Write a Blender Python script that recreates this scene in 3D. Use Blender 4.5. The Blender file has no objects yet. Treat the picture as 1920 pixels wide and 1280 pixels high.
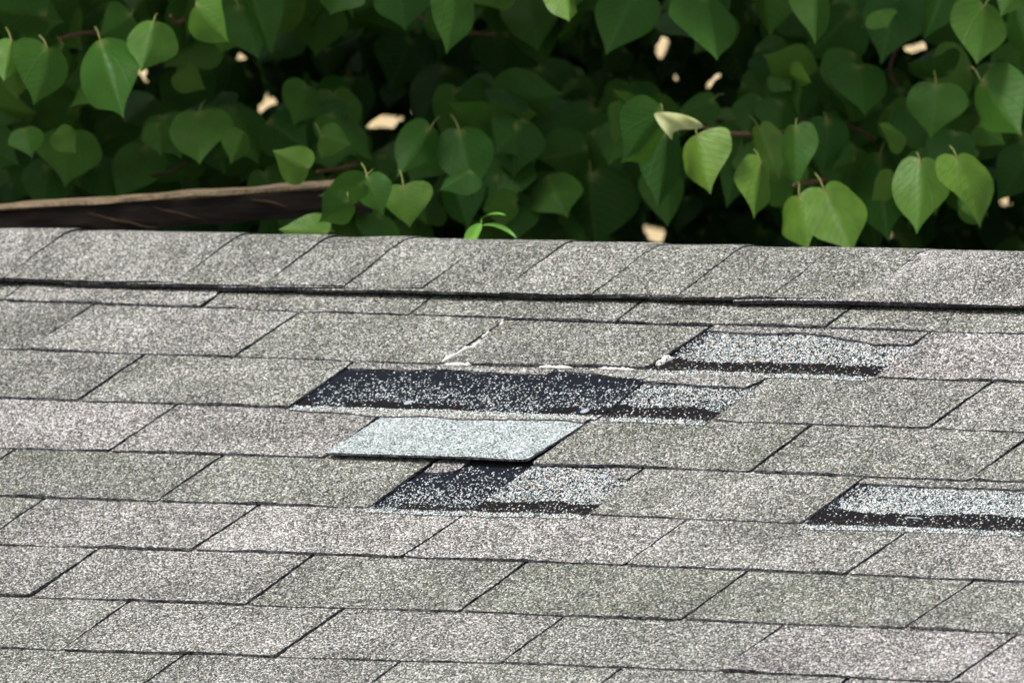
import bpy, math, random
import numpy as np
from mathutils import Vector, Matrix

scene = bpy.context.scene
COL = scene.collection
rng = np.random.default_rng(7)
random.seed(7)

# ------------------------------------------------------------------ camera
CAM = np.array([10.25861, -15.24063, 0.62351])
YAW, PITCH, FPX, A = -0.62209, -0.03955, math.exp(10.28744), 0.40415   # A = roof slope
FW = np.array([math.sin(YAW) * math.cos(PITCH), math.cos(YAW) * math.cos(PITCH), math.sin(PITCH)])
RT = np.array([math.cos(YAW), -math.sin(YAW), 0.0])
UP = np.cross(RT, FW)
cam_d = bpy.data.cameras.new("camera")
cam = bpy.data.objects.new("camera", cam_d)
COL.objects.link(cam)
cam.matrix_world = Matrix(((RT[0], UP[0], -FW[0], CAM[0]), (RT[1], UP[1], -FW[1], CAM[1]),
                           (RT[2], UP[2], -FW[2], CAM[2]), (0, 0, 0, 1)))
cam_d.sensor_width = 36.0
cam_d.lens = FPX / 1920 * 36
cam_d.clip_start = 0.5
cam_d.clip_end = 2000
cam_d.dof.use_dof = True
cam_d.dof.focus_distance = 17.95
cam_d.dof.aperture_fstop = 12.0
scene.camera = cam

# ------------------------------------------------------------------ sky, sun, exposure
SUN_EL, SUN_AZ = math.radians(58), math.radians(205)      # azimuth clockwise from +Y
w = bpy.data.worlds.new("World")
scene.world = w
w.use_nodes = True
nt = w.node_tree
sky = nt.nodes.new("ShaderNodeTexSky")
sky.sky_type = 'NISHITA'
sky.sun_disc = False
sky.sun_elevation = SUN_EL
sky.sun_rotation = SUN_AZ
sky.dust_density = 4.0
sky.air_density = 1.0
hs = nt.nodes.new("ShaderNodeHueSaturation")
hs.inputs['Saturation'].default_value = 0.45
nt.links.new(sky.outputs[0], hs.inputs['Color'])
bg = nt.nodes["Background"]
nt.links.new(hs.outputs[0], bg.inputs[0])
bg.inputs[1].default_value = 0.12
sl = bpy.data.lights.new("sun", 'SUN')
sl.energy = 2.0
sl.angle = math.radians(14)
sl.color = (1.0, 0.98, 0.955)
so = bpy.data.objects.new("sun", sl)
COL.objects.link(so)
sd = Vector((math.sin(SUN_AZ) * math.cos(SUN_EL), math.cos(SUN_AZ) * math.cos(SUN_EL), math.sin(SUN_EL)))
so.rotation_euler = sd.to_track_quat('Z', 'Y').to_euler()
so.location = (0, 0, 12)
scene.view_settings.view_transform = 'Standard'
scene.view_settings.look = 'None'
scene.view_settings.exposure = 0.42
scene.view_settings.gamma = 1.0


# ------------------------------------------------------------------ helpers
def at(px, py, d):
    """point seen at photo pixel (1920 x 1280) at depth d metres"""
    return CAM + d * (FW + RT * (px - 960) / FPX - UP * (py - 640) / FPX)


def tag(o, label=None, cat=None, group=None, kind=None):
    if label: o["label"] = label
    if cat: o["category"] = cat
    if group: o["group"] = group
    if kind: o["kind"] = kind
    return o


def empty(name, loc):
    o = bpy.data.objects.new(name, None)
    o.location = loc
    o.empty_display_size = 0.1
    COL.objects.link(o)
    return o


def build(name, V, Fq, mats, parent=None, mat_idx=None, uv=None, uv2=None, smooth=False, attr=None):
    """V (n,3); Fq list of arrays of faces (m,3|4) ; uv per vertex"""
    if not isinstance(Fq, list): Fq = [Fq]
    me = bpy.data.meshes.new(name)
    V = np.asarray(V, dtype=np.float32)
    loops = np.concatenate([f.ravel() for f in Fq]).astype(np.int32)
    tot = np.concatenate([np.full(len(f), f.shape[1]) for f in Fq]).astype(np.int32)
    start = np.concatenate([[0], np.cumsum(tot)[:-1]]).astype(np.int32)
    me.vertices.add(len(V)); me.vertices.foreach_set("co", V.ravel())
    me.loops.add(len(loops)); me.loops.foreach_set("vertex_index", loops)
    me.polygons.add(len(tot)); me.polygons.foreach_set("loop_start", start)
    if mat_idx is not None: me.polygons.foreach_set("material_index", np.asarray(mat_idx, dtype=np.int32))
    me.polygons.foreach_set("use_smooth", np.full(len(tot), bool(smooth)))
    for nm, u in (("UVMap", uv), ("Local", uv2)):
        if u is not None:
            l = me.uv_layers.new(name=nm)
            l.data.foreach_set("uv", np.asarray(u, dtype=np.float32)[loops].ravel())
    if attr is not None:
        for k, a in attr.items():
            at_ = me.attributes.new(k, 'FLOAT', 'POINT')
            at_.data.foreach_set("value", np.asarray(a, dtype=np.float32))
    me.update(calc_edges=True)
    for m in (mats if isinstance(mats, (list, tuple)) else [mats]): me.materials.append(m)
    o = bpy.data.objects.new(name, me)
    COL.objects.link(o)
    if parent is not None:
        o.parent = parent
        o.matrix_parent_inverse = Matrix.Translation(parent.location).inverted()
    return o


def noise1(x, seed, wl):
    """smooth 1-D value noise, wavelength wl"""
    r = np.random.default_rng(seed)
    t = r.uniform(-1, 1, 4096)
    q = np.asarray(x) / wl + 1000.0
    i = np.floor(q).astype(int); f = q - i; f = f * f * (3 - 2 * f)
    return t[i % 4096] * (1 - f) + t[(i + 1) % 4096] * f


def tube(pts, rad, seg=7):
    P = np.asarray(pts, float); n = len(P)
    rad = np.broadcast_to(np.asarray(rad, float), (n,))
    T = np.gradient(P, axis=0); T /= np.linalg.norm(T, axis=1)[:, None]
    ref = np.array([0.3, 0.2, 1.0]) if abs(T[0][2]) < .8 else np.array([1., .1, 0])
    X = np.cross(T, ref); X /= np.linalg.norm(X, axis=1)[:, None]; Y = np.cross(T, X)
    an = np.linspace(0, 2 * np.pi, seg, endpoint=False)
    V = (P[:, None] + rad[:, None, None] * (np.cos(an)[None, :, None] * X[:, None] + np.sin(an)[None, :, None] * Y[:, None])).reshape(-1, 3)
    i, j = np.meshgrid(np.arange(n - 1), np.arange(seg), indexing='ij')
    a = i * seg + j; b = i * seg + (j + 1) % seg
    F = np.stack([a, b, b + seg, a + seg], -1).reshape(-1, 4)
    V = np.vstack([V, P[0], P[-1]])
    k = np.arange(seg)
    c0 = np.stack([np.full(seg, n * seg), (k + 1) % seg, k], -1)
    c1 = np.stack([np.full(seg, n * seg + 1), (n - 1) * seg + k, (n - 1) * seg + (k + 1) % seg], -1)
    return V, F, np.vstack([c0, c1])


def merge(list_vf):
    Vs, Qs, Ts, o = [], [], [], 0
    for V, Q, T in list_vf:
        Vs.append(V); Qs.append(Q + o)
        if len(T): Ts.append(T + o)
        o += len(V)
    return np.vstack(Vs), [np.vstack(Qs)] + ([np.vstack(Ts)] if Ts else [])


def box_vf(lo, hi):
    x0, y0, z0 = lo; x1, y1, z1 = hi
    V = np.array([(x0, y0, z0), (x1, y0, z0), (x1, y1, z0), (x0, y1, z0), (x0, y0, z1), (x1, y0, z1), (x1, y1, z1), (x0, y1, z1)], float)
    Q = np.array([(0, 3, 2, 1), (4, 5, 6, 7), (0, 1, 5, 4), (1, 2, 6, 5), (2, 3, 7, 6), (3, 0, 4, 7)])
    return V, Q, np.zeros((0, 3), int)


# ------------------------------------------------------------------ materials
class N:
    """tiny node-tree writer"""
    def __init__(s, name):
        s.m = bpy.data.materials.new(name); s.m.use_nodes = True
        s.t = s.m.node_tree; s.b = s.t.nodes["Principled BSDF"]; s.out = s.t.nodes["Material Output"]
    def n(s, typ, **kw):
        x = s.t.nodes.new(typ)
        for k, v in kw.items(): setattr(x, k, v)
        return x
    def put(s, sock, v):
        if isinstance(v, bpy.types.NodeSocket): s.t.links.new(v, sock)
        elif v is not None: sock.default_value = v
    def math(s, op, a, b=None, c=None, clamp=False):
        x = s.n("ShaderNodeMath", operation=op); x.use_clamp = clamp
        s.put(x.inputs[0], a); s.put(x.inputs[1], b)
        if c is not None: s.put(x.inputs[2], c)
        return x.outputs[0]
    def mix(s, f, a, b, mode='MIX'):
        x = s.n("ShaderNodeMix", data_type='RGBA', blend_type=mode)
        s.put(x.inputs[0], f)
        s.put(x.inputs[6], a if isinstance(a, bpy.types.NodeSocket) else (*a, 1)); s.put(x.inputs[7], b if isinstance(b, bpy.types.NodeSocket) else (*b, 1))
        return x.outputs[2]
    def ramp(s, v, stops, const=False):
        x = s.n("ShaderNodeValToRGB")
        r = x.color_ramp; r.interpolation = 'CONSTANT' if const else 'LINEAR'
        while len(r.elements) < len(stops): r.elements.new(0.5)
        for e, (p, c) in zip(r.elements, stops): e.position = p; e.color = (*c, 1)
        s.put(x.inputs[0], v)
        return x.outputs[0]
    def smooth(s, v, a, b):
        x = s.n("ShaderNodeMapRange", interpolation_type='SMOOTHSTEP')
        s.put(x.inputs[0], v); x.inputs[1].default_value = a; x.inputs[2].default_value = b
        return x.outputs[0]
    def uv(s, name):
        return s.n("ShaderNodeUVMap", uv_map=name).outputs[0]
    def objattr(s, name):
        return s.n("ShaderNodeAttribute", attribute_type='OBJECT', attribute_name=name).outputs['Fac']
    def geoattr(s, name):
        return s.n("ShaderNodeAttribute", attribute_type='GEOMETRY', attribute_name=name).outputs['Fac']
    def noise(s, vec, scale, detail=2, rough=.5, dim='3D'):
        x = s.n("ShaderNodeTexNoise", noise_dimensions=dim)
        s.put(x.inputs['Vector'], vec); x.inputs['Scale'].default_value = scale
        x.inputs['Detail'].default_value = detail; x.inputs['Roughness'].default_value = rough
        return x.outputs['Fac']
    def voronoi(s, vec, scale):
        x = s.n("ShaderNodeTexVoronoi", voronoi_dimensions='2D', feature='F1')
        s.put(x.inputs['Vector'], vec); x.inputs['Scale'].default_value = scale
        return x
    def sep(s, v):
        x = s.n("ShaderNodeSeparateXYZ"); s.put(x.inputs[0], v); return x.outputs
    def sepc(s, v):
        x = s.n("ShaderNodeSeparateColor"); s.put(x.inputs[0], v); return x.outputs
    def set(s, col, rough=.85, spec=.25):
        s.put(s.b.inputs['Base Color'], col if isinstance(col, bpy.types.NodeSocket) else (*col, 1))
        s.put(s.b.inputs['Roughness'], rough); s.b.inputs['Specular IOR Level'].default_value = spec
        return s
    def displace(s, h, scale):
        x = s.n("ShaderNodeDisplacement"); s.put(x.inputs['Height'], h)
        x.inputs['Midlevel'].default_value = 0; x.inputs['Scale'].default_value = scale
        s.t.links.new(x.outputs[0], s.out.inputs['Displacement'])
        s.m.displacement_method = 'BOTH'
    def bump(s, h, strength, dist):
        x = s.n("ShaderNodeBump"); s.put(x.inputs['Height'], h)
        x.inputs['Strength'].default_value = strength; x.inputs['Distance'].default_value = dist
        s.t.links.new(x.outputs[0], s.b.inputs['Normal'])


GRAIN = 530.0


def granule_material(name, displaced=True):
    m = N(name)
    uv = m.uv("UVMap")
    v = m.voronoi(uv, GRAIN)
    r = m.sepc(v.outputs['Color'])
    patch = m.noise(uv, 9, 3, .6, '2D')
    fine = m.noise(uv, 70, 2, .6, '2D')
    tone = m.objattr("tone"); tint = m.objattr("tint")
    x = m.math('ADD', r[0], m.math('MULTIPLY', m.math('SUBTRACT', patch, .5), .45))
    x = m.math('ADD', x, m.math('MULTIPLY', m.math('SUBTRACT', fine, .5), .28))
    x = m.math('ADD', x, m.math('MULTIPLY', tone, .5), clamp=True)
    col = m.ramp(x, [(0, (.03, .031, .034)), (.14, (.10, .102, .10)), (.34, (.20, .204, .195)),
                     (.52, (.36, .362, .352)), (.74, (.63, .63, .62)), (.93, (.82, .82, .81))], True)
    # green-grey and brownish granules
    g = m.math('GREATER_THAN', m.math('ADD', r[1], m.math('MULTIPLY', m.math('SUBTRACT', m.noise(uv, 14, 3, .6, '2D'), .5), .5)), m.math('ADD', .76, m.math('MULTIPLY', tint, .22)))
    col = m.mix(m.math('MULTIPLY', g, .75), col, (.135, .165, .105))
    o = m.math('LESS_THAN', r[2], .035)
    col = m.mix(m.math('MULTIPLY', o, .55), col, (.42, .27, .16))
    warm = m.mix(m.math('MULTIPLY_ADD', tint, .5, .5, clamp=True), (.985, 1.0, .905), (1.03, .98, .985))
    col = m.mix(1.0, col, warm, 'MULTIPLY')
    gap = m.smooth(v.outputs['Distance'], .42, .75)
    col = m.mix(m.math('MULTIPLY', gap, .8), col, (.025, .025, .027))
    m.set(col, .82, .3)
    if displaced:
        h = m.math('SUBTRACT', 1.0, m.math('POWER', m.math('MULTIPLY', v.outputs['Distance'], 1.15), 2.0), clamp=True)
        h = m.math('MULTIPLY', h, m.math('MULTIPLY_ADD', r[1], .8, .35))
        m.displace(h, .0010)
    return m.m


def exposed_material():
    m = N("bare_bitumen_with_loose_granules")
    uv = m.uv("UVMap"); loc = m.sep(m.uv("Local"))
    s_, w_ = loc[0], loc[1]
    v = m.voronoi(uv, GRAIN * 1.02); r = m.sepc(v.outputs['Color'])
    nz = m.noise(uv, 25, 3, .6, '2D'); n2 = m.noise(uv, 110, 2, .6, '2D')
    wob = m.math('ADD', w_, m.math('MULTIPLY', m.math('SUBTRACT', m.noise(uv, 18, 4, .65, '2D'), .5), m.math('MULTIPLY', m.objattr("wobble"), 2.2)))
    d0 = m.objattr("dens_top"); d1 = m.objattr("dens_bottom")
    band0 = m.objattr("band")
    dens = m.math('ADD', d0, m.math('MULTIPLY', m.math('SUBTRACT', d1, d0), m.smooth(w_, .1, .75)))
    dens = m.math('ADD', dens, m.math('MULTIPLY', m.math('SUBTRACT', nz, .5), .35))
    # left edge of the patch stays darker
    dens = m.math('SUBTRACT', dens, m.math('MULTIPLY', m.math('SUBTRACT', 1.0, m.smooth(s_, 0, .12)), m.objattr("left_bare")))
    # tar strip
    inb = m.math('MULTIPLY', m.math('GREATER_THAN', wob, band0), m.math('LESS_THAN', m.math('ADD', w_, m.math('MULTIPLY', m.math('SUBTRACT', nz, .5), .03)), .905))
    dash = m.math('GREATER_THAN', m.noise(m.n("ShaderNodeCombineXYZ").outputs[0] if False else m.uvx(uv), 9, 1, .5, '2D'), m.objattr("dash"))
    soft = m.math('SUBTRACT', 1.0, m.smooth(wob, .60, .94))
    strip = m.math('MULTIPLY', inb, dash)
    dens = m.math('MULTIPLY', dens, m.math('SUBTRACT', 1.0, m.math('MULTIPLY', strip, .88)))
    bright = m.math('MULTIPLY', m.smooth(w_, .90, .925), m.math('SUBTRACT', 1.0, m.math('MULTIPLY', strip, 1.0)))
    dens = m.math('MAXIMUM', dens, m.math('MULTIPLY', bright, .92))
    isg = m.math('LESS_THAN', r[0], dens)
    pal = m.ramp(r[1], [(0, (.12, .13, .13)), (.16, (.05, .13, .115)), (.28, (.36, .39, .38)), (.45, (.66, .69, .69)), (.70, (.86, .88, .87))], True)
    org = m.math('LESS_THAN', r[2], m.math('ADD', m.objattr("orange"), m.math('MULTIPLY', inb, .02)))
    pal = m.mix(org, pal, (.40, .23, .10))
    tar = m.mix(m.math('MULTIPLY', strip, .8), (.009, .011, .018), (.010, .0075, .007))
    tar = m.mix(m.smooth(n2, .64, .82), tar, (.035, .038, .048))
    gap = m.smooth(v.outputs['Distance'], .42, .7)
    col = m.mix(m.math('MULTIPLY', isg, m.math('SUBTRACT', 1.0, m.math('MULTIPLY', gap, .95))), tar, pal)
    m.set(col, .85, .12)
    h = m.math('SUBTRACT', 1.0, m.math('POWER', m.math('MULTIPLY', v.outputs['Distance'], 1.2), 2.0), clamp=True)
    h = m.math('ADD', m.math('MULTIPLY', h, isg), m.math('MULTIPLY', n2, .25))
    m.displace(h, .0010)
    return m.m


def _uvx(self, uv):
    x = self.sep(uv)[0]
    c = self.n("ShaderNodeCombineXYZ"); self.t.links.new(x, c.inputs[0])
    return c.outputs[0]


N.uvx = _uvx


def edge_material():
    m = N("cut_asphalt_edge")
    tc = m.n("ShaderNodeTexCoord").outputs['Object']
    a = m.noise(tc, 350, 3, .7); b = m.noise(tc, 60, 2, .6)
    col = m.ramp(m.math('ADD', m.math('MULTIPLY', a, .75), m.math('MULTIPLY', b, .45)),
                 [(.3, (.012, .012, .014)), (.53, (.03, .03, .034)), (.65, (.16, .16, .19)), (.8, (.42, .42, .44))])
    m.set(col, .85, .2)
    m.bump(a, .6, .001)
    return m.m


def simple(name, stops, scale, rough=.8, spec=.25, bump=0, stretch=None, coord='Object'):
    m = N(name)
    tc = m.n("ShaderNodeTexCoord").outputs[coord]
    if stretch:
        mp = m.n("ShaderNodeMapping"); mp.inputs['Scale'].default_value = stretch
        m.t.links.new(tc, mp.inputs[0]); tc = mp.outputs[0]
    n = m.noise(tc, scale, 5, .6)
    m.set(m.ramp(n, stops), rough, spec)
    if bump: m.bump(n, .7, bump)
    return m.m


GR = granule_material("weathered_granules")
GRF = granule_material("weathered_granules_plain", False)
EXP = exposed_material()
EDGE = edge_material()
CAPEDGE = edge_material()
CAPEDGE.name = "layered_cap_edge"
_r = [x for x in CAPEDGE.node_tree.nodes if x.type == 'VALTORGB'][0].color_ramp
for _e, _p in zip(_r.elements, (.3, .62, .74, .9)): _e.position = _p


def pale_material():
    m = N("unweathered_pale_granules")
    uv = m.uv("UVMap"); v = m.voronoi(uv, GRAIN); r = m.sepc(v.outputs['Color'])
    x = m.math('ADD', r[0], m.math('MULTIPLY', m.math('SUBTRACT', m.noise(uv, 40, 3, .6, '2D'), .5), .45), clamp=True)
    col = m.ramp(x, [(0, (.06, .075, .07)), (.10, (.20, .23, .215)), (.22, (.37, .41, .41)), (.44, (.56, .60, .61)), (.70, (.71, .755, .77))], True)
    g = m.math('LESS_THAN', r[1], .13)
    col = m.mix(m.math('MULTIPLY', g, .7), col, (.15, .24, .17))
    gap = m.smooth(v.outputs['Distance'], .42, .75)
    col = m.mix(m.math('MULTIPLY', gap, .55), col, (.06, .065, .07))
    m.set(col, .8, .3)
    h = m.math('SUBTRACT', 1.0, m.math('POWER', m.math('MULTIPLY', v.outputs['Distance'], 1.15), 2.0), clamp=True)
    m.displace(m.math('MULTIPLY', h, m.math('MULTIPLY_ADD', r[1], .8, .35)), .0010)
    return m.m


PALE = pale_material()
CAULK = simple("white_sealant", [(.3, (.62, .60, .55)), (.6, (.84, .83, .79))], 180, .6, .4, .001)
METAL = simple("zinc_nail", [(.3, (.30, .32, .38)), (.7, (.50, .52, .58))], 200, .5, .5)
BASE = simple("felt_and_bitumen", [(.3, (.010, .010, .012)), (.7, (.035, .035, .04))], 300, .9, .2)
SIDING = simple("cream_siding", [(.3, (.88, .67, .38)), (.7, (.89, .71, .43))], 3, .7, .3)
GRASS = simple("dry_grass_ground", [(.3, (.05, .07, .025)), (.7, (.11, .12, .05))], 2.0, .95, .1)


def leaf_material():
    m = N("heart_leaf")
    uv = m.uv("UVMap"); x, y, _ = m.sep(uv)
    tone = m.geoattr("leaf_tone_shade")
    ax = m.math('ABSOLUTE', x)
    # midrib and side veins fanning from the stalk
    mid = m.math('SUBTRACT', 1.0, m.smooth(ax, .006, .022))
    ang = m.math('ARCTAN2', ax, m.math('ADD', y, .02))
    rad = m.math('SQRT', m.math('ADD', m.math('MULTIPLY', x, x), m.math('MULTIPLY', y, y)))
    vein = None
    for a0 in (.42, .95, 1.5):
        d = m.math('MULTIPLY', m.math('ABSOLUTE', m.math('SUBTRACT', ang, m.math('MULTIPLY_ADD', rad, -.25, a0 + .06))), rad)
        k = m.math('SUBTRACT', 1.0, m.smooth(d, .003, .014))
        vein = k if vein is None else m.math('MAXIMUM', vein, k)
    lat = m.math('FRACT', m.math('MULTIPLY', m.math('SUBTRACT', y, m.math('MULTIPLY', ax, .7)), 8.0))
    lat = m.math('SUBTRACT', 1.0, m.smooth(m.math('ABSOLUTE', m.math('SUBTRACT', lat, .5)), .03, .12))
    near = m.math('SUBTRACT', 1.0, m.smooth(rad, 0, .16))
    tc = m.n("ShaderNodeTexCoord").outputs['Object']
    blot = m.noise(tc, 45, 4, .6)
    base = m.ramp(tone, [(0, (.005, .022, .005)), (.2, (.014, .058, .010)), (.4, (.029, .112, .015)), (.7, (.070, .195, .021)), (1, (.185, .335, .036))])  # darkest greens stand in for shade deep in the crown
    base = m.mix(m.math('MULTIPLY', m.smooth(blot, .35, .75), .35), base, (.055, .085, .018))
    base = m.mix(m.math('MULTIPLY', m.math('MAXIMUM', mid, m.math('MULTIPLY', vein, .3)), .22), base, (.12, .21, .06))
    base = m.mix(m.math('MULTIPLY', lat, .2), base, (.12, .19, .06))
    base = m.mix(m.math('MULTIPLY', near, .6), base, (.24, .28, .07))
    geo = m.n("ShaderNodeNewGeometry").outputs['Backfacing']
    base = m.mix(geo, base, m.mix(.22, base, (.25, .32, .15)))
    spot = m.math('MULTIPLY', m.smooth(m.noise(tc, 170, 2, .5), .70, .76), m.smooth(m.noise(tc, 14, 2, .5), .5, .62))
    base = m.mix(m.math('MULTIPLY', spot, .7), base, (.11, .065, .022))
    m.set(base, m.math('MULTIPLY_ADD', blot, .25, .36), .12)
    m.put(m.b.inputs['Specular IOR Level'], m.math('MULTIPLY_ADD', tone, .36, .02))
    m.bump(m.math('MAXIMUM', m.math('MULTIPLY', vein, .6), m.math('MULTIPLY', lat, .6)), .4, .003)
    tr = m.n("ShaderNodeBsdfTranslucent")
    m.t.links.new(m.mix(.5, base, (.10, .20, .018)), tr.inputs[0])
    mx = m.n("ShaderNodeMixShader"); mx.inputs[0].default_value = .30
    m.t.links.new(m.b.outputs[0], mx.inputs[1]); m.t.links.new(tr.outputs[0], mx.inputs[2])
    m.t.links.new(mx.outputs[0], m.out.inputs[0])
    return m.m


LEAF = leaf_material()
ROLL = simple("pale_leaf_underside", [(.3, (.50, .56, .20)), (.7, (.68, .70, .36))], 60, .55, .3)
BARK = simple("brown_bark", [(.3, (.030, .020, .014)), (.7, (.09, .06, .042))], 40, .9, .2, .004)
TWIG = simple("reddish_twig", [(.3, (.10, .05, .03)), (.7, (.20, .105, .06))], 80, .7, .3)
STALK = simple("leaf_stalk", [(.3, (.16, .20, .05)), (.7, (.26, .28, .08))], 60, .6, .3)
SPROUT = simple("bright_young_leaf", [(.3, (.10, .27, .03)), (.7, (.16, .36, .05))], 50, .5, .35)
WOOD = simple("dark_weathered_wood", [(.35, (.007, .0055, .0045)), (.60, (.018, .0125, .009)), (.78, (.045, .030, .019))], 14, .85, .2, .004, (1, 1, 7))
SPLINT = simple("brown_splinter", [(.3, (.05, .03, .017)), (.7, (.12, .075, .042))], 60, .9, .15)
WORN = simple("worn_tan_edge", [(.30, (.08, .055, .033)), (.48, (.26, .19, .118)), (.74, (.42, .33, .215))], 60, .9, .15, .004, (1, 6, 6))

# ------------------------------------------------------------------ the setting: ground
G_Z = -3.3
n = 24
gx, gy = np.meshgrid(np.linspace(-1, 1, n), np.linspace(-1, 1, n))
gx = np.sign(gx) * np.abs(gx) ** 3 * 600; gy = np.sign(gy) * np.abs(gy) ** 3 * 600
gz = G_Z + .15 * np.sin(gx * .21) * np.cos(gy * .17) * (np.abs(gx) > 12)
i, j = np.meshgrid(np.arange(n - 1), np.arange(n - 1), indexing='ij'); a_ = i * n + j
tag(build("ground", np.stack([gx, gy, gz], -1).reshape(-1, 3), np.stack([a_, a_ + 1, a_ + n + 1, a_ + n], -1).reshape(-1, 4), GRASS, smooth=True), kind="structure")

# ------------------------------------------------------------------ the roof
SV = np.array([0, -math.cos(A), -math.sin(A)])     # down the slope
SN = np.array([0, -math.sin(A), math.cos(A)])      # out of the slope
T = .0030                                          # shingle thickness


def rp(u, v, h):
    u, v, h = np.broadcast_arrays(np.asarray(u, float), v, h)
    return u[..., None] * np.array([1., 0, 0]) + v[..., None] * SV + h[..., None] * SN


# measured lower edge of every course: (distance along ridge, distance down slope)
EDGES = {
 0: [(-1.3051, .1957), (-.7871, .2025), (.1976, .2112)],
 1: [(-1.2106, .3297), (-.8653, .3317), (-.5508, .3334), (-.2616, .3315), (.0664, .3351), (.2762, .3389)],
 2: [(-1.1166, .463), (-.681, .4630), (-.0782, .4622), (.3544, .466)],
 3: [(-1.0231, .5945), (-.5487, .5908), (-.258, .5905), (.0577, .5916), (.4339, .5945)],
 4: [(-.9321, .7230), (-.4015, .7177), (-.0908, .7150), (.212, .7172), (.5081, .7168)],
 5: [(-.8445, .8480), (-.5687, .8436), (-.267, .8396), (.0421, .8385), (.3512, .8404), (.5876, .844)],
 6: [(-.7524, .9780), (-.4019, .9745), (-.0987, .9690), (.208, .9684), (.5038, .9650), (.6643, .9680)],
 7: [(-.661, 1.108), (-.2705, 1.1010), (.039, 1.0930), (.3313, 1.0888), (.6412, 1.091)],
 8: [(-.6, 1.233), (0, 1.221), (.7, 1.216)]}
# measured slots between tabs: index -> (along ridge at top, at bottom)
CUTS = {
 0: {1: (-.9985, -.9948), 2: (-.6869, -.6858), 3: (-.3832, -.3830), 4: (-.0809, -.0821)},
 1: {0: (-1.1618, -1.1689), 1: (-.8488, -.8563), 2: (-.5428, -.5523), 3: (-.2454, -.2546), 4: (.0653, .0646)},
 2: {0: (-.9936, -1.0001), 1: (-.6802, -.6839), 2: (-.387, -.3862), 3: (-.08, -.0827), 4: (.2305, .2234)},
 3: {0: (-.8535, -.8605), 1: (-.5492, -.5472), 2: (-.2492, -.2562), 3: (.0575, .0565), 4: (.3680, .3610)},
 4: {0: (-.6969, -.7036), 1: (-.393, -.3997), 2: (-.0971, -.0925), 3: (.2152, .208)},
 5: {-1: (-.869, -.8735), 0: (-.5582, -.5669), 1: (-.2593, -.2688), 2: (.0463, .0404), 3: (.3567, .346)},
 6: {-1: (-.7031, -.7092), 0: (-.3975, -.4001), 1: (-.0975, -.1014), 2: (.209, .2041), 3: (.5185, .5051)},
 7: {-1: (-.5688, -.5733), 0: (-.2652, -.2718), 1: (.0408, .0367), 2: (.3415, .331), 3: (.655, .643)},
 8: {-1: (-.402, -.407), 0: (-.1019, -.107), 1: (.1982, .194), 2: (.5049, .500)}}
EXPO = .127


def edge_v(c, u):
    if c < 0: return edge_v(0, u) - EXPO
    if c > 8: return edge_v(8, u) + EXPO * (c - 8)
    e = EDGES[c]
    uu = [e[0][0] - 3] + [q[0] for q in e] + [e[-1][0] + 3]
    vv = [e[0][1]] + [q[1] for q in e] + [e[-1][1]]
    # smooth the breaks a little
    return sum(np.interp(np.asarray(u) + d, uu, vv) for d in (-.09, -.03, .03, .09)) / 4


def cut(c, k):
    if c in CUTS:
        d = CUTS[c]
        if k in d: return d[k]
        lo, hi = min(d), max(d)
        if k < lo: return tuple(q - .3048 * (lo - k) for q in d[lo])
        return tuple(q + .3048 * (k - hi) for q in d[hi])
    c2 = 8 - ((c - 8) % 2)
    return tuple(q + .3048 * (k + 1) - .15 * (c % 2) for q in CUTS[8][-1])


house = empty("house", (0, 0, G_Z))
tag(house, "low house with a grey asphalt shingle roof, its tabs torn and missing near the ridge", "house")


def plane_h(c, u, v):
    """height of the top of course c (0 at its lower edge, -T at the edge of the course above)"""
    v0 = edge_v(c - 1, u); v1 = edge_v(c, u)
    return -T * (1 - (v - v0) / (v1 - v0))


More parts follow.
